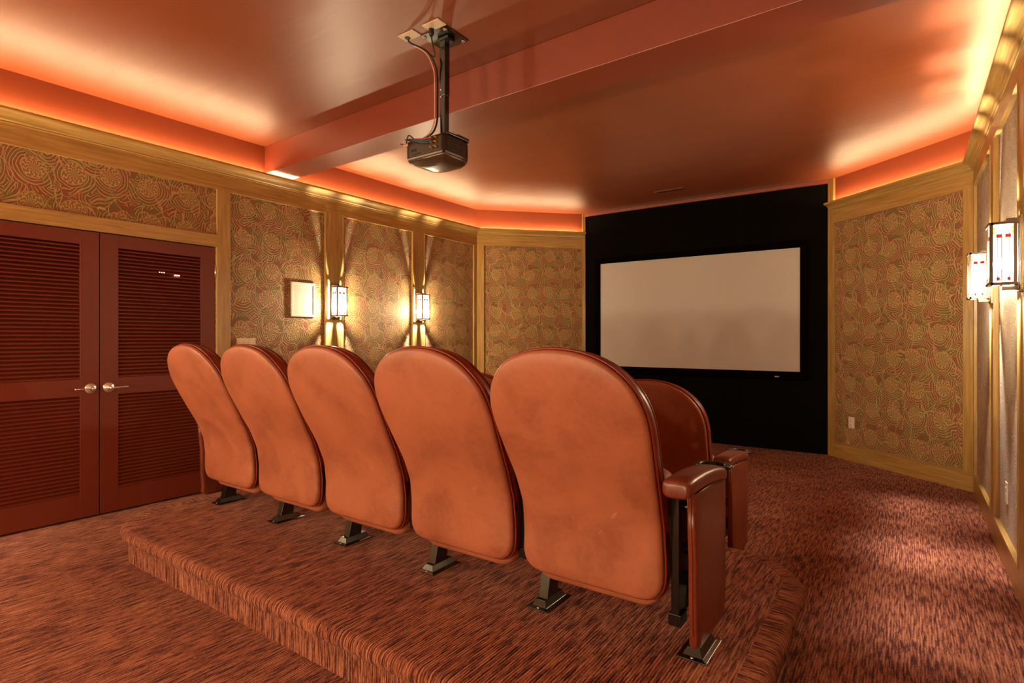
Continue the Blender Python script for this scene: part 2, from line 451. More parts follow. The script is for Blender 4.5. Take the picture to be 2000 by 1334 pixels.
# rope lights lying in the trough behind the crown
def rope(path, label):
    b = MB(); b.tube(path, .0065, 8)
    o = b.build('rope_light', ROPE); tag(o, label, 'rope light', 'rope lights hidden behind the crown moulding')
RO, RZ = .034, 2.7245
rope([(XL+RO, YB+.1, RZ), (XL+RO, 5.88, RZ)], 'glowing rope light on the ledge above the louvred doors')
a = FAL[0]((.06, RO, RZ)); c = FAL[0]((LALs-.08, RO, RZ)); rope([a, c], 'short glowing rope light on the ledge left of the black screen wall')
a = FAR[0]((.10, RO, RZ)); c = FAR[0]((LARs-.06, RO, RZ)); rope([a, c], 'short glowing rope light on the ledge right of the black screen wall')
rope([(XR-RO, 5.93, RZ), (XR-RO, YB+.1, RZ)], 'glowing rope light on the ledge above the right-hand wall lanterns')

# ------------------------------------------------------------------ seating platform
def rrect(x0, y0, x1, y1, r, n=10):
    P = []
    for cx, cy, a0 in ((x1-r, y0+r, -90), (x1-r, y1-r, 0), (x0+r, y1-r, 90), (x0+r, y0+r, 180)):
        for k in range(n+1):
            a = radians(a0+90*k/n); P.append((cx+r*cos(a), cy+r*sin(a)))
    return P
PX0, PX1, PY0, PY1, PH = -3.92, -.40, 1.36, 3.02, .192
def subdiv(P, m=.06):
    Q = []
    for i in range(len(P)):
        a, c = P[i], P[(i+1) % len(P)]; L = sqrt((a[0]-c[0])**2+(a[1]-c[1])**2); k = max(1, int(L/m))
        for j in range(k): Q.append((a[0]+(c[0]-a[0])*j/k, a[1]+(c[1]-a[1])*j/k))
    return Q
base = subdiv(rrect(PX0, PY0, PX1, PY1, .36))
b = MB(); prof = [(0, 0), (0, .105), (.004, .118), (.010, .122), (.024, .126), (.035, .138), (.040, .155), (.037, .172), (.026, .186), (.010, .1915), (-.01, PH), (-.05, PH)]
n = len(base)
nrm = []
for i in range(n):
    p, q = base[i-1], base[(i+1) % n]; l = sqrt((q[0]-p[0])**2+(q[1]-p[1])**2); nrm.append(((q[1]-p[1])/l, -(q[0]-p[0])/l))
per = [0]
for i in range(n): p, q = base[i], base[(i+1) % n]; per.append(per[-1]+sqrt((q[0]-p[0])**2+(q[1]-p[1])**2))
acc = [0]
for j in range(1, len(prof)): acc.append(acc[-1]+sqrt((prof[j][0]-prof[j-1][0])**2+(prof[j][1]-prof[j-1][1])**2))
def pp(i, j):
    i %= n; o, z = prof[j]; wob = .0022*sin(per[i]*24)*sin(per[i]*7.3) if 2 < j < 10 else 0
    return (base[i][0]+nrm[i][0]*(o+wob), base[i][1]+nrm[i][1]*(o+wob), z)
# on the long rear edge u must equal x so that ribs run on over the nosing
i0 = min(range(n), key=lambda i: (base[i][1] > PY0+1e-4, base[i][0]))
off = base[i0][0]-per[i0]
for i in range(n):
    for j in range(len(prof)-1):
        q = [(i, j), (i+1, j), (i+1, j+1), (i, j+1)]
        b.face([pp(*k) for k in q], [(per[k[0]]+off, acc[k[1]]-acc[-1]+PY0+.05) for k in q], 0, True)
top = [pp(i, len(prof)-1) for i in range(n)]
b.face(top, [(p[0], p[1]) for p in top])
plat = b.build('seating_platform', CARPET)
tag(plat, 'carpeted riser platform with rounded corners carrying the rear row of seats', 'platform')

# ------------------------------------------------------------------ theatre chairs
YB_PTS = [(.10, -.165), (.19, -.168), (.35, -.166), (.45, -.178), (.556, -.218), (.64, -.262), (.724, -.305), (.84, -.360), (.95, -.405), (1.06, -.440)]
def yback(h):
    P = YB_PTS
    if h <= P[0][0]: return P[0][1]
    for a, c in zip(P, P[1:]):
        if h <= c[0]:
            t = (h-a[0])/(c[0]-a[0]); return a[1]+(c[1]-a[1])*t
    return P[-1][1]
def outline(sc=1.0, n=96):
    W = [(.26, .279), (.36, .277), (.46, .275), (.56, .279), (.66, .287), (.74, .294), (.80, .297)]
    right = []
    r = .065
    for k in range(7): a = radians(-90+90*k/6); right.append((.279-r+r*cos(a), .192+r+r*sin(a)))
    right += [(w, h) for h, w in W[1:]]
    e = 2.25
    for k in range(1, 19):
        a = radians(90*k/18); right.append((.297*abs(cos(a))**(2/e), .80+.245*abs(sin(a))**(2/e)))
    pts = right + [(-x, h) for x, h in reversed(right[:-1])]
    # equal spacing
    L = [0]; m = len(pts)
    for i in range(m): p, q = pts[i], pts[(i+1) % m]; L.append(L[-1]+sqrt((p[0]-q[0])**2+(p[1]-q[1])**2))
    out = []; j = 0
    for k in range(n):
        t = L[-1]*k/n
        while L[j+1] < t: j += 1
        f = (t-L[j])/max(1e-9, L[j+1]-L[j]); p, q = pts[j], pts[(j+1) % m]; out.append((p[0]+(q[0]-p[0])*f, p[1]+(q[1]-p[1])*f))
    # light smoothing
    for _ in range(2): out = [((out[i-1][0]+2*out[i][0]+out[(i+1) % n][0])/4, (out[i-1][1]+2*out[i][1]+out[(i+1) % n][1])/4) for i in range(n)]
    return out
OUT = outline()
CH = .60
def oring(inset, dy, hs=None):
    """outline pulled inward by inset metres, with offset dy from the back curve"""
    R = []; n = len(OUT)
    for i in range(n):
        p, q = OUT[i-1], OUT[(i+1) % n]; l = sqrt((q[0]-p[0])**2+(q[1]-p[1])**2); nx, nh = -(q[1]-p[1])/l, (q[0]-p[0])/l
        x, h = OUT[i][0]+nx*inset, OUT[i][1]+nh*inset
        R.append((x, yback(h)+dy, h))
    return R
def sring(s, dy):
    return [(x*s, yback(CH+(h-CH)*s)+dy, CH+(h-CH)*s) for x, h in OUT]
def back_panel():
    b = MB(); rings = [oring(.004, .022), oring(0, .012), oring(.001, .004), oring(.006, -.004), oring(.016, -.009), sring(.88, -.013), sring(.72, -.017), sring(.5, -.020), sring(.28, -.022), sring(.08, -.023)]
    b.ring(rings, cap=(True, True)); return b
def piping():
    b = MB(); b.tube(oring(-.003, .021), .0048, 8, closed=True); return b
def cushion():
    b = MB(); rings = [oring(.006, .020), oring(-.003, .030), oring(-.006, .045), oring(-.004, .062), oring(.004, .078), oring(.018, .092), sring(.86, .108), sring(.7, .118), sring(.45, .124), sring(.2, .126)]
    # keep the cushion short of the seat: only the rings' lower parts move up
    R2 = []
    for r in rings: R2.append([(x*(.93 if h < .40 else 1), y if h >= .38 else y-yback(h)+yback(.38), max(h, .38)) for x, y, h in r])
    b.ring(R2, cap=(True, True)); return b
def seampipe():
    b = MB(); b.tube(oring(.002, .080), .0032, 6, closed=True); return b
def rbox_rings(w, t, h0, h1, rc=.05, lean=.0, y0=0, n=6, edge=.03):
    """upright cushion slab: outline rounded rectangle in x-h, thickness t"""
    P = []
    for cx, ch, a0 in ((w-rc, h0+rc, -90), (w-rc, h1-rc, 0), (-w+rc, h1-rc, 90), (-w+rc, h0+rc, 180)):
        for k in range(n+1):
            a = radians(a0+90*k/n); P.append((cx+rc*cos(a), ch+rc*sin(a)))
    hc = (h0+h1)/2; rings = []
    for s, d in ((.5, 0), (.86, .004), (.95, .012), (.99, .026), (1, t*.5), (.99, t-.026), (.95, t-.012), (.86, t-.004), (.5, t)):
        rings.append([(x*(1-(1-s)*.8 if s > .8 else s), y0+d+lean*((h-hc)*s+hc-h0), hc+(h-hc)*s) for x, h in P])
    return rings
def seat():
    b = MB(); b.ring(rbox_rings(.254, .125, .146, .600, .07, .22, -.135), cap=(True, True)); return b
def standard(x, zb=.235):
    b = MB()
    b.box((x-.014, -.120, zb), (x+.014, .055, .575))
    b.box((x-.022, -.075, .545), (x+.022, .10, .585))
    # hinge bosses
    b.lathe([(0, -.034), (.022, -.034), (.022, .034), (0, .034)], (x, .0, .34), 'x', 16)
    b.lathe([(0, -.030), (.014, -.030), (.014, .030), (0, .030)], (x, -.045, .50), 'x', 12)
    b.box((x-.022, -.125, zb-.03), (x+.022, -.06, zb+.01)); b.box((x-.018, .0, .19), (x+.05, .05, .245))
    return b
def foot(x):
    b = MB()
    # sloping leg
    w = .021
    def q(y0, y1, z, ww=w): return [(x-ww, y0, z), (x+ww, y0, z), (x+ww, y1, z), (x-ww, y1, z)]
    b.ring([q(-.055, .03, .012), q(-.05, .032, .03), q(-.005, .055, .21), q(-.005, .055, .24)], cap=(True, True), smooth=False)
    # flange with sloped skirt
    def r(e, z): return [(x-.03-e, -.075-e, z), (x+.03+e, -.075-e, z), (x+.03+e, .075+e, z), (x-.03-e, .075+e, z)]
    b.ring([r(.02, 0), r(.02, .004), r(.004, .008), r(-.008, .030), r(-.008, .032)], cap=(True, True), smooth=False)
    return b
def bolts(x, par):
    for y in (-.083, .083):
        b = MB(); b.lathe([(0, 0), (.007, 0), (.006, .004), (0, .005)], (x, y, .004), 'z', 10); b.build('bolt', CHROME, par)
def armrest(x, y_start=-.285):
    b = MB(); sec = []
    st = [(-.272, .60, .008), (-.270, .9, .011), (-.26, 1, .014), (-.2, 1, .017), (-.1, 1, .016), (.0, 1, .009), (.07, 1, .0), (.13, .98, -.011), (.158, .93, -.018), (.166, .7, -.020)]
    if y_start > -.28: st = [(y_start, .60, .014), (y_start+.002, .9, .016), (y_start+.012, 1, .018)]+[q for q in st if q[0] > y_start+.02]
    for y, s, dz in st:
        R = []
        for k in range(20):
            a = 2*pi*k/20; cx, cz = cos(a), sin(a)
            px = .046*s*(abs(cx)**.55)*(1 if cx >= 0 else -1); pz = .0285*s*(abs(cz)**.6)*(1 if cz >= 0 else -1)
            R.append((x+px, y, .600+pz+dz))
        sec.append(R)
    b.ring(sec, cap=(True, True)); return b
def end_panel(x, sgn):
    b = MB(); o = []
    pts = [(-.165, .575), (-.160, .45), (-.150, .36), (-.148, .20), (-.140, .11)]
    o = [(y, z) for y, z in pts]
    for k in range(5): a = radians(200+70*k/4); o.append((-.105+.04*cos(a), .095+.04*sin(a)))
    for k in range(6): a = radians(270+90*k/5); o.append((.155+.05*cos(a), .105+.05*sin(a)))
    o += [(.207, .30), (.209, .45), (.206, .575)]
    cy = .04; cz = .33; rings = []
    for s, d in ((.90, 0), (.985, .002), (1, .007), (1, .023), (.985, .028), (.95, .030), (.5, .031)):
        rings.append([(x+sgn*d, cy+(y-cy)*s if s < .95 else cy+(y-cy)*(1-(1-s)*1.0), cz+(z-cz)*(1-(1-s)*.8)) for y, z in o])
    b.ring(rings, cap=(True, True), smooth=True)
    return b
def panel_seam(x, sgn):
    b = MB(); pts = [(x+sgn*.015, y-.0015, z) for y, z in [(-.165, .57), (-.160, .45), (-.150, .36), (-.148, .20), (-.140, .11), (-.12, .075)]]
    b.tube(pts, .0025, 6); return b
def cup_holder(x):
    b = MB(); c = (x-.012, .212)
    n = 28; outer = []; inner = []
    for k in range(n):
        a = 2*pi*k/n; ca, sa = cos(a), sin(a)
        e = 1.0/max(abs(cos(((a+pi/8) % (pi/4))-pi/8)), .92)
        outer.append((.066*e*ca, .062*e*sa)); inner.append((.046*ca, .046*sa))
    def R(P, z): return [(c[0]+p[0], c[1]+p[1], z) for p in P]
    b.ring([R(inner, .592), R(outer, .592), R(outer, .601), R([(p[0]*.97, p[1]*.97) for p in outer], .604), R([(p[0]*1.06, p[1]*1.06) for p in inner], .604), R(inner, .599), R([(p[0]*.96, p[1]*.96) for p in inner], .555), R([(p[0]*.90, p[1]*.90) for p in inner], .555), R(inner, .592)], mi=0)
    b.box((c[0]-.02, .185, .54), (c[0]+.02, .225, .592)); b.box((c[0]-.013, .225, .525), (c[0]+.013, .243, .58))
    return b
def make_chair(row, name='theater_chair'):
    t = empty(name)
    back_panel().build('back_panel', LEATHER, t)
    piping().build('piping', LEATHER_D, t)
    c = cushion().build('backrest_cushion', LEATHER_D, t); seampipe().build('seam', LEATHER_D, c)
    seat().build('folding_seat', LEATHER if row == 0 else LEATHER, t)
    return t
HW = .3075
def add_arm(t, x, end=0):
    fx = x+(.045 if end <= 0 else .012)
    s = standard(x if end <= 0 else x-.034, .235 if end <= 0 else .145).build('side_frame', BLACKM, t, bevel=.002)
    f = foot(fx).build('foot', BLACKM, t, bevel=.0012); bolts(fx, f)
    armrest(x+(.020*end), -.285 if end > 0 else -.12).build('armrest', ARML, t)
    cup_holder(x+(.012*end)).build('cup_holder', BLACKP, t, bevel=.001)
    if end:
        p = end_panel(x+end*.018, end).build('end_panel', ARML, t); panel_seam(x+end*.018, end).build('seam', LEATHER_D, p)
proto = None
def row(cx, y, z, labels, group, endshift=.03):
    global proto
    for i, (x, lab) in enumerate(zip(cx, labels)):
        t = make_chair(0) if proto is None else None
        if t is None:
            t = copy_tree(proto)
        else:
            proto = copy_tree(t)       # parts shared by all (kept aside, removed at the end)
        t.location = (x, y, z); tag(t, lab, 'chair', group)
        if i == 0: add_arm(t, -HW-endshift, -1)
        else: add_arm(t, -HW, 0)
        if i == len(cx)-1: add_arm(t, HW+endshift, 1)
REAR = [-2.17+.615*k for k in (-2, -1, 0, 1, 2)]
REAR[0] = -3.40; REAR[4] = -.945
row(REAR, 1.98, PH, [
    'cognac leather theatre seat of the platform row, nearest the louvred doors',
    'cognac leather theatre seat second from the louvred doors on the raised platform',
    'middle cognac leather theatre seat of the five on the raised platform',
    'cognac leather theatre seat between the middle seat and the aisle-end seat',
    'cognac leather theatre seat at the aisle end of the platform, largest in view'], 'rear row of theatre seats on the platform')
FRONT = [-1.165-.615*k for k in (3, 2, 1, 0)]
row(FRONT, 3.33, 0, [
    'leather theatre seat of the lower front row, at the end nearest the louvred doors',
    'leather theatre seat of the lower front row, second from the louvred-door end',
    'leather theatre seat of the lower front row, third from the louvred-door end',
    'dark-backed leather theatre seat at the aisle end of the lower front row'], 'front row of theatre seats on the floor')
def kill(o):
    for ch in [x for x in SC.objects if x.parent == o]: kill(ch)
    bpy.data.objects.remove(o)
kill(proto)

# ------------------------------------------------------------------ doors
def louvre(b, F, s0, s1, z0, z1, pitch=.0268):
    n = int(round((z1-z0)/pitch)); p = (z1-z0)/n
    for k in range(n):
        z = z0+k*p
        # slat slopes down towards the room
        A = [(-.034, z+p*1.05), (-.034, z+p*1.35), (-.003, z+p*.42), (-.003, z+p*.08)]
        A = [(o, min(max(zz, z0), z1)) for o, zz in A]
        for q in range(4):
            (o0, za), (o1, zb) = A[q], A[(q+1) % 4]
            P = [(s0, o0, za), (s1, o0, za), (s1, o1, zb), (s0, o1, zb)]
            b.face([F[0](r) for r in P], [(r[0], r[2]) for r in P])
def leaf(name, y0, y1, hy, label, hinge_side):
    s0, s1 = S(y0), S(y1); z1 = 2.03; zb = .012; T = FL[0]
    st = .114; o0, o1 = -.040, -.002
    b = MB()
    b.box((s0, o0, zb), (s0+st, o1, z1), 0, T); b.box((s1-st, o0, zb), (s1, o1, z1), 0, T)
    for a, c in ((1.935, z1), (.864, .986), (zb, .178)): b.box((s0+st-.0005, o0, a), (s1-st+.0005, o1-.0008, c), 0, T)
    d = b.build(name, DOORP, bevel=.0015); struct(d)
    for (a, c) in ((.986, 1.935), (.178, .864)):
        b = MB(); louvre(b, FL, s0+st+.001, s1-st-.001, a, c); b.build('louver_panel', LOUVP, d)
    # lever handle
    x = XL-.002; z = .917; sg = -1 if hy < DM else 1
    b = MB(); b.lathe([(0, 0), (.036, 0), (.037, .004), (.033, .008), (.028, .008), (.027, .012), (.020, .013), (.018, .018), (.010, .020), (.009, .050), (.012, .054), (.012, .062), (0, .064)], (x, hy, z), 'x', 28)
    h = b.build('door_handle', CHROME, d)
    b = MB(); b.tube([(x+.055, hy-sg*.006, z), (x+.056, hy+sg*.02, z), (x+.054, hy+sg*.085, z+.002), (x+.054, hy+sg*.09, z+.002), (x+.054, hy+sg*.098, z+.002), (x+.054, hy+sg*.108, z+.002)], [.008, .007, .0052, .008, .0045, .006], 12)
    b.build('lever', CHROME, h)
    for zz in (1.83, 1.02, .25):
        b = MB(); yy = y0 if hinge_side < 0 else y1; b.lathe([(0, -.045), (.006, -.045), (.007, .0), (.006, .045), (0, .045)], (XL+.006, yy+hinge_side*.001, zz), 'z', 12)
        b.build('hinge', CHROME, d)
    return d
leaf('door_1', D0+.003, DM-.003, 1.545, '', -1)
leaf('door_2', DM+.003, D1-.003, 1.655, '', 1)
# lit indicators of the equipment showing through the louvres
def led(y, z, w, h, mat, name, label, cat, group=None):
    b = MB(); b.box((XL-.010, y-w/2, z-h/2), (XL-.0015, y+w/2, z+h/2)); o = b.build(name, mat); tag(o, label, cat, group)
for k, y in enumerate((2.008, 2.024, 2.040)):
    led(y-.012, 1.785, .005, .005, LEDW, 'indicator_light', 'tiny white equipment light glowing through the upper door louvres', 'indicator light', 'three white indicator lights behind the door louvres')
led(2.124, 1.772, .038, .006, LEDR, 'status_display', 'small pink bar-shaped display glowing through the upper door louvres', 'display')

# ------------------------------------------------------------------ sconces
def make_sconce():
    t = empty('wall_sconce')
    # local: +x out of the wall, y along it
    b = MB(); b.box((0, -.052, -.178), (.012, .052, .178)); b.box((.012, -.043, -.168), (.018, .043, .168))
    b.build('back_plate', BRONZE, t, bevel=.002)
    b = MB(); b.box((.01, -.045, .150), (.060, .045, .166)); b.build('bracket', BRONZE, t, bevel=.002)
    b = MB(); b.box((.01, -.018, -.168), (.070, .018, -.150)); b.build('bracket', BRONZE, t, bevel=.002)
    f = MB(); x0, x1, w, z0, z1 = .022, .118, .062, -.138, .142
    for x in (x0, x1-.010):
        for y in (-w, w-.010): f.box((x, y, z0), (x+.013, y+.010, z1))
    for z, e in ((z0-.008, .007), (z1-.006, .007)):
        f.box((x1-.012, -w-e, z), (x1+e, w+e, z+.012)); f.box((x0-.003, -w-e, z), (x1, -w+.010, z+.012)); f.box((x0-.003, w-.010, z), (x1, w+e, z+.012))
        f.box((x0-.003, -w, z), (x0+.008, w, z+.012))
    f.box((x0, -.004, z0-.006), (x1, .004, z0+.002)); f.box((.066, -w, z0-.006), (.074, w, z0+.002))
    f.box((x0, -.012, z1-.004), (x1, .012, z1+.004))
    fr = f.build('lantern_frame', BRONZE, t, bevel=.001)
    def pane(T, W, name='glass_pane'):
        b = MB(); b.box((-W, 0, z0+.004), (W, .002, z1-.006), 0, T)
        p = b.build(name, GLASS, t)
        c = MB()
        zt = z1-.05
        for k in (-1, -.33, .33, 1): c.box((W*.55*k-.0014, -.0012, z0+.01), (W*.55*k+.0014, .0032, zt), 0, T)
        for z in (zt, zt-.017, z0+.012, z0+.030): c.box((-W, -.0012, z), (W, .0032, z+.0022), 0, T)
        c.build('leading', BRONZE, p)
        for k in (-1, 1):
            for j in range(2): a = MB(); a.box((W*.9*k-.006, -.001, zt+.003+.018*j), (W*.9*k+.006, .003, zt+.017+.018*j), 0, T); a.build('amber_glass', AMBER, p)
            a = MB(); a.box((W*.45*k-W*.25, -.0016, zt-.017), (W*.45*k+W*.25, .0036, zt-.001), 0, T); a.build('red_glass', REDG, p)
            a = MB(); a.box((W*.5*k-.006, -.001, z0+.014), (W*.5*k+.006, .003, z0+.028), 0, T); a.build('red_glass', REDG, p)
    pane(lambda p: (x1-.006+p[1], p[0], p[2]), w-.010)
    pane(lambda p: ((x0+x1)/2+p[0], w-.006+p[1], p[2]), (x1-x0)/2-.010)
    pane(lambda p: ((x0+x1)/2+p[0], -w+.006-p[1], p[2]), (x1-x0)/2-.010)
    b = MB(); b.lathe([(0, -.10), (.010, -.10), (.010, -.07), (.008, -.066), (0, -.066)], (.070, 0, 0), 'z', 12); b.build('lamp_holder', BRONZE, t)
    return t
SCP = make_sconce()
PW = 80
def sconce(o, x, y, z, rz, label, power=PW, soft=.014):
    o.location = (x, y, z); o.rotation_euler = (0, 0, rz); tag(o, label, 'wall sconce', 'art-glass wall sconces')
    l = bpy.data.lights.new('sconce_bulb', 'POINT'); l.energy = power; l.color = (1.0, .90, .75); l.shadow_soft_size = soft
    lo = bpy.data.objects.new('sconce_bulb', l); COL.objects.link(lo); lo.parent = o; lo.location = (.070, 0, -.045)
SZ = 1.64
spots = [(XL+.022, 3.605, 0, 'bronze and art-glass wall lantern on the left wall beside the white speaker'),
         (XL+.022, 4.795, 0, 'bronze and art-glass wall lantern on the left wall nearer the screen'),
         (XR-.022, 4.68, pi, 'bronze and art-glass wall lantern on the right wall, the one nearer the screen'),
         (XR-.022, 3.54, pi, 'bronze and art-glass wall lantern on the right wall, cut by the edge of the view')]
tpl = copy_tree(SCP)
for i, (x, y, rz, lab) in enumerate(spots):
    o = SCP if i == 0 else copy_tree(tpl)
    sconce(o, x, y, SZ+(.03 if i > 1 else 0), rz, lab)
extra = [(XL+.022, -.32, 0, 'wall lantern on the left wall behind the camera, before the doors', PW*4),
         (XR-1.0, YB+.022, pi/2, 'unseen fill lantern added on the back wall at the aisle side', PW*3.4),  # back-wall lanterns are unseen, added to light the seat backs and riser
         (-2.145, YB+.022, pi/2, 'unseen fill lantern added in the middle of the back wall', PW*3.4),
         (-3.745, YB+.022, pi/2, 'unseen fill lantern added on the back wall at the door side', PW*3.4)]
for x, y, rz, lab, pw in extra: sconce(copy_tree(tpl), x, y, SZ if x < -4 else 1.05, rz, lab, pw, .045)
kill(tpl)

# ------------------------------------------------------------------ screen
t = empty('projection_screen', (-2.21, YF-.002, .82))
tag(t, 'large blank projection screen in a black velvet frame on the black wall', 'screen')
def Lp(x, y, z): return (x+2.21, y-(YF-.002), z-.82)
fx0, fx1, fz0, fz1 = -3.508, -.914, .818, 2.357; ix0, ix1, iz0, iz1 = -3.433, -.987, .900, 2.284
yo = YF-.002
b = MB()
for a, c in (((fx0, yo-.05, fz0), (ix0, yo, fz1)), ((ix1, yo-.05, fz0), (fx1, yo, fz1)), ((ix0, yo-.05, iz1), (ix1, yo, fz1)), ((ix0, yo-.05, fz0), (ix1, yo, iz0))): b.box(Lp(*a), Lp(*c))
b.build('screen_frame', FRAMEB, t, bevel=.004)
b = MB(); b.box(Lp(ix0-.01, yo-.032, iz0-.01), Lp(ix1+.01, yo-.026, iz1+.01)); b.build('screen_surface', SCREENM, t)
b = MB(); b.box(Lp(-1.245, yo-.053, .833), Lp(-1.20, yo-.0495, .846)); pl = b.build('maker_plate', plain('satin_silver', (190, 186, 182), .5), t)
b = MB()
for k, x in enumerate((-1.219, -1.212, -1.207)): b.box(Lp(x, yo-.0536, .835), Lp(x+.0035, yo-.0525, .8405))
b.build('plate_marks', BLACKP, pl)

# ------------------------------------------------------------------ in-wall speaker, plates, vent
def wthing(name, F, s, z, label, cat, group=None):
    p = F[0]((s, 0, z)); t = empty(name, p, F[2]-pi/2); tag(t, label, cat, group); return t   # local +x inward, +y along the wall
def wplate(F, s, z, w, h, label, name='outlet_plate', cat='outlet', sockets=True, gang=1):
    t = wthing(name, F, s, z, label, cat)
    b = MB(); b.box((0, -w/2, -h/2), (.006, w/2, h/2)); b.build('cover_plate', IVORY if gang > 1 else WHITE, t, bevel=.0015)
    if gang > 1:
        for k in range(gang):
            y = (k-(gang-1)/2)*.046; b = MB(); b.box((.005, y-.016, -.033), (.0085, y+.016, .033)); b.build('rocker_switch', IVORY, t, bevel=.001)
    else:
        for zz in (-.02, .02):
            b = MB(); b.lathe([(0, 0), (.015, 0), (.014, .0025), (0, .003)], (.005, 0, zz), 'x', 16); so = b.build('socket', WHITE, t)
            b = MB(); b.box((.0078, -.007, zz-.002), (.0083, -.005, zz+.006)); b.box((.0078, .005, zz-.002), (.0083, .007, zz+.006)); b.build('slots', BLACKP, so)
    return t
t = wthing('wall_speaker', FL, S(3.256), 1.643, 'white rectangular in-wall speaker on the patterned wall beside a lantern', 'speaker')
b = MB(); w, h, e = .131, .163, .020
for a, c in (((0, -w, -h), (.012, -w+e, h)), ((0, w-e, -h), (.012, w, h)), ((0, -w+e, h-e), (.012, w-e, h)), ((0, -w+e, -h), (.012, w-e, -h+e))): b.box(a, c)
b.build('speaker_frame', WHITE, t, bevel=.002)
b = MB(); b.box((0, -w+e, -h+e), (.007, w-e, h-e)); b.build('speaker_grille', GRILLE, t)
wplate(FL, S(2.69), 1.216, .172, .115, 'ivory three-gang switch plate on the left wall above the second seat', 'switch_plate', 'light switch', gang=3)
q = sqrt((-.483+.705)**2+(6.83-7.02)**2)
wplate(FAR, q, .396, .072, .116, 'white outlet low on the angled wallpapered wall right of the screen')
wplate(FR, SR(4.22), .40, .072, .118, 'white outlet low on the right wall under the lanterns')
t = empty('ceiling_vent', (-2.28, 6.44, ZC)); tag(t, 'slim copper-painted air vent in the ceiling before the screen wall', 'vent')
b = MB()
for a, c in (((-.175, -.045, -.006), (.175, -.033, 0)), ((-.175, .033, -.006), (.175, .045, 0)), ((-.175, -.033, -.006), (-.163, .033, 0)), ((.163, -.033, -.006), (.175, .033, 0))): b.box(a, c)
b.build('vent_frame', BEAMP, t, bevel=.001)
b = MB()
for k in range(4): y = -.024+.016*k; b.face([(-.163, y-.006, -.001), (.163, y-.006, -.001), (.163, y+.004, -.006), (-.163, y+.004, -.006)])
b.build('vent_slats', BLACKP, t)

# ------------------------------------------------------------------ projector and its mount
t = empty('projector_mount', (-2.178, 2.420, ZC)); tag(t, 'black ceiling plate and long pole carrying the projector', 'projector mount')
b = MB(); b.box((-.10, -.098, -.006), (.096, .10, 0)); b.build('ceiling_plate', BLACKM, t, bevel=.0015)
for x, y in ((.066, -.071), (-.085, -.071), (.066, .087)):
    b = MB(); b.lathe([(0, -.006), (.012, -.006), (.012, -.008), (.006, -.009), (.006, -.014), (0, -.014)], (x, y, 0), 'z', 16); b.build('bolt', CHROME, t)
b = MB(); b.box((-.03, -.03, -.03), (.05, .035, -.006)); b.build('swivel_block', BLACKM, t, bevel=.006)
b = MB()
b.box((-.021, -.021, -.34), (.021, .021, -.02)); b.box((-.019, -.019, -.575), (.019, .019, -.33)); b.build('pole', BLACKM, t, bevel=.004)
for zz in (-.305, -.345):
    b = MB(); b.lathe([(0, 0), (.008, 0), (.007, .004), (0, .005)], (-.010, -.0205, zz), '-y', 12); b.build('bolt', CHROME, t)
b = MB(); b.box((-.10, -.085, -.60), (.11, .09, -.588)); b.box((-.045, -.04, -.588), (.045, .045, -.565)); b.box((.02, .0, -.60), (.10, .10, -.575)); b.build('mounting_bracket', BLACKM, t, bevel=.003)
# projector: curved-front box
px0, px1, py0, py1, pz0, pz1 = -2.362, -2.068, 2.292, 2.540, 2.270, 2.392
t = empty('projector', ((px0+px1)/2, (py0+py1)/2, pz0)); tag(t, 'dark home-theatre projector hanging upside down from the pole', 'projector')
cx, cy, cz = t.location
def shell_outline(e=0):
    P = []; w = (px1-px0)/2-e; d = (py1-py0)/2
    P += [(-w+.012, -d+e), (w-.012, -d+e), (w, -d+.012+e)]
    for k in range(13):
        a = pi*k/12; P.append((w*abs(cos(a))**.55*(1 if cos(a) >= 0 else -1), .035+(d+.0-e)*.80*abs(sin(a))**.8))
    P += [(-w, -d+.012+e)]
    return P
b = MB()
def RR(e, z): return [(x, y, z) for x, y in shell_outline(e)]
b.ring([RR(.03, 0.128), RR(.012, .130), RR(.003, .124), RR(0, .115), RR(0, .030), RR(.004, .020)], cap=(True, True), smooth=False)
b.build('body', PROJM, t, bevel=.002)
b = MB(); b.ring([RR(.004, .021), RR(.010, .010), RR(.03, -.004), RR(.07, -.012), RR(.11, -.014)], cap=(True, True)); b.build('lid', PROJB, t)
w = (px1-px0)/2; d = (py1-py0)/2
b = MB()
for k in range(6): z = .042+.0125*k; b.box((w-.004, -d+.022, z), (w+.003, .03, z+.0062))
b.build('side_vent', BLACKP, t)
b = MB(); b.box((-w+.03, -d-.0015, .035), (w-.02, -d+.002, .112)); b.build('rear_panel', plain('rear_panel_grey', (70, 62, 48), .5), t, bevel=.001)
pt = MB()
for k, x in enumerate((-.095, -.075, -.062, -.049, -.036)): pt.box((x, -d-.003, .040), (x+.007, -d, .047))
pt.box((-.10, -d-.003, .058), (-.06, -d, .075)); pt.build('ports', BLACKP, t)
b = MB(); b.lathe([(0, 0), (.036, 0), (.036, .02), (.030, .024), (.024, .016), (0, .012)], (.05, d-.02, .06), 'y', 24); b.build('lens', BLACKP, t)
b = MB()
for k in range(6):
    x = -.040+.011*k; b.box((x, -.055+.002*(k % 2), -.0137), (x+.004, -.044, -.0128)); b.box((x, -.050, -.0137), (x+.008, -.0475, -.0128))
b.build('lid_lettering', BLACKP, t)
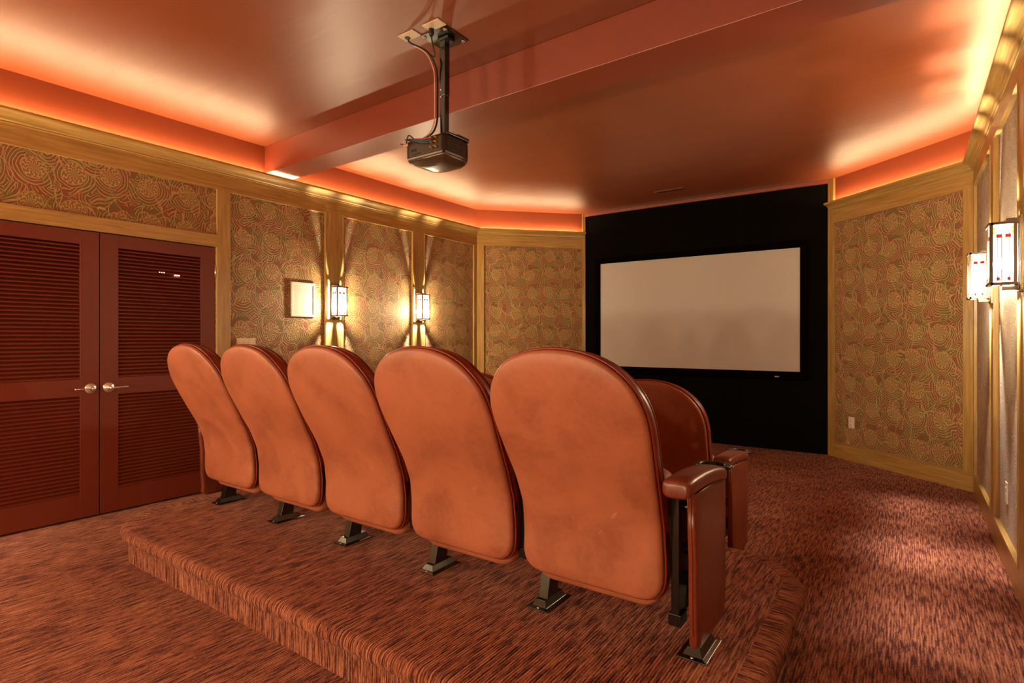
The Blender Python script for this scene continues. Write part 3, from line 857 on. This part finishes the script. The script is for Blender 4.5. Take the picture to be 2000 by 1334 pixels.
# plugs at the back
plc = [plain('gold_plug', (214, 150, 92), .3, .4), plain('red_plug', (170, 60, 42), .4), plain('blue_lead', (52, 84, 104), .4), plain('purple_lead', (88, 50, 96), .4), plain('teal_lead', (44, 98, 96), .4)]
for k in range(6):
    z = .052+.026*(k % 3); x = .072+.030*(k//3)
    b = MB(); b.lathe([(0, 0), (.0055, 0), (.0055, .022), (.0035, .034), (0, .034)], (x, -d, z), '-y', 10); b.build('plug', plc[0], t)
def cable(name, pts, r, mat, label, cat='cable', group=None):
    # smooth the path
    P = [Vec(p) for p in pts]; Q = []
    for i in range(len(P)-1):
        p0, p1, p2, p3 = P[max(i-1, 0)], P[i], P[i+1], P[min(i+2, len(P)-1)]
        for k in range(8):
            u = k/8; Q.append(.5*((2*p1)+(p2-p0)*u+(2*p0-5*p1+4*p2-p3)*u*u+(3*p1-p0-3*p2+p3)*u**3))
    Q.append(P[-1]); b = MB(); b.tube(Q, r, 8, closed=False); o = b.build(name, mat); tag(o, label, cat, group); return o
yb = py0
for k, (m, dz, lab) in enumerate(((plc[1], .0, 'red'), (plc[3], -.008, 'purple'), (plc[2], -.020, 'blue'), (plc[4], -.032, 'teal'), (BLACKP, -.042, 'black'))):
    cable('patch_lead', [(cx+.072+.010*(k % 3), yb-.028-.0045*k, pz0+.104+dz), (cx+.03, yb-.036-.0045*k, pz0+.103+dz*.8), (cx-.03, yb-.034-.0045*k, pz0+.112+dz*.5), (cx-.085, yb-.024-.0045*k, pz0+.126+dz*.3), (cx-.118, yb-.014-.0045*k, pz0+.135+dz*.2)], .0032, m,
          'thin %s lead bunched across the back of the projector' % lab, 'cable')
cable('power_cord', [(-2.173, 2.306, 2.955), (-2.172, 2.312, 2.92), (-2.172, 2.33, 2.87), (-2.19, 2.34, 2.855), (-2.205, 2.345, 2.87), (-2.212, 2.342, 2.874)], .0042, BLACKP, 'black power cord dropping from the ceiling outlet to the other cables')
main = [(-2.348, 2.293, 2.985), (-2.338, 2.298, 2.965), (-2.305, 2.318, 2.944), (-2.262, 2.335, 2.918), (-2.232, 2.350, 2.886), (-2.216, 2.366, 2.845), (-2.210, 2.385, 2.79), (-2.212, 2.392, 2.70), (-2.213, 2.392, 2.60), (-2.208, 2.386, 2.53), (-2.212, 2.372, 2.47), (-2.222, 2.35, 2.432), (-2.262, 2.33, 2.408), (-2.315, 2.30, 2.398)]
cable('speaker_cable', [(x-.009, y-.008, z) for x, y, z in main[2:]], .0030, PINK, 'pale pink cable curving down the projector pole')
cable('signal_cable', [(x+.004, y+.001, z) for x, y, z in main], .0055, BLACKP, 'thick black cable curving from the ceiling plate down the projector pole')
cable('tangled_lead', [(cx-.06, yb-.02, pz1+.002), (cx-.09, yb-.03, pz1+.025), (cx-.115, yb-.02, pz1+.01), (cx-.12, yb-.025, pz1-.02), (cx-.15, yb-.02, pz1-.012), (cx-.172, yb-.015, pz1-.004)], .0034, BLACKP, 'short black lead looping up at the corner of the projector')
b = MB()
for k in range(4): b.lathe([(0, 0), (.004, 0), (.0035, .014), (0, .014)], (cx-.130+.009*k, yb-.028, pz0+.092-.004*(k % 2)), 'z', 8)
o = b.build('cable_connectors', PINK); o.parent = t; o.location = (-cx, -cy, -cz)
# ceiling outlet plates
for (x, y, nm, lab, plug) in ((-2.326, 2.287, 'cable_wall_plate', 'ivory ceiling plate with a round hole passing the thick black cable', 0), (-2.136, 2.287, 'ceiling_outlet', 'ivory ceiling outlet with a black plug, touching the black mount plate', 1)):
    t = empty(nm, (x, y, ZC)); tag(t, lab, 'ceiling plate')
    b = MB(); b.box((-.060, -.035, -.006), (.060, .035, 0)); b.build('cover_plate', IVORY, t, bevel=.0015)
    b = MB()
    if plug:
        b.lathe([(0, -.045), (.008, -.045), (.014, -.035), (.015, -.010), (.015, -.006), (0, -.006)], (-.037, .018, 0), 'z', 16); b.build('plug', BLACKP, t)
    else:
        b.lathe([(.009, -.005), (.016, -.005), (.015, -.010), (.010, -.010)], (-.022, .006, 0), 'z', 20); b.build('cable_bushing', BLACKP, t)

# ------------------------------------------------------------------ camera, world, view
th = math.atan(775/1100.0)
cam = bpy.data.cameras.new('camera'); cam.sensor_width = 36; cam.lens = 36*1100/2000.0; cam.shift_y = -.003; cam.clip_start = .02
co = bpy.data.objects.new('camera', cam); COL.objects.link(co); co.location = (0, 0, 1.272); co.rotation_euler = (radians(90), 0, th); SC.camera = co
wd = bpy.data.worlds.new('world'); SC.world = wd; wd.use_nodes = True; wd.node_tree.nodes['Background'].inputs[0].default_value = (.9, .55, .35, 1); wd.node_tree.nodes['Background'].inputs[1].default_value = .0
SC.view_settings.view_transform = 'Standard'; SC.view_settings.look = 'None'; SC.view_settings.exposure = 1.55; SC.view_settings.gamma = 1.0
SC.view_settings.use_curve_mapping = False
cy_ = SC.cycles
cy_.max_bounces = 8; cy_.diffuse_bounces = 5; cy_.glossy_bounces = 4; cy_.transparent_max_bounces = 12; cy_.caustics_reflective = False; cy_.caustics_refractive = False
cy_.sample_clamp_indirect = 6.0; cy_.use_denoising = True
try: cy_.denoiser = 'OPENIMAGEDENOISE'
except Exception: pass
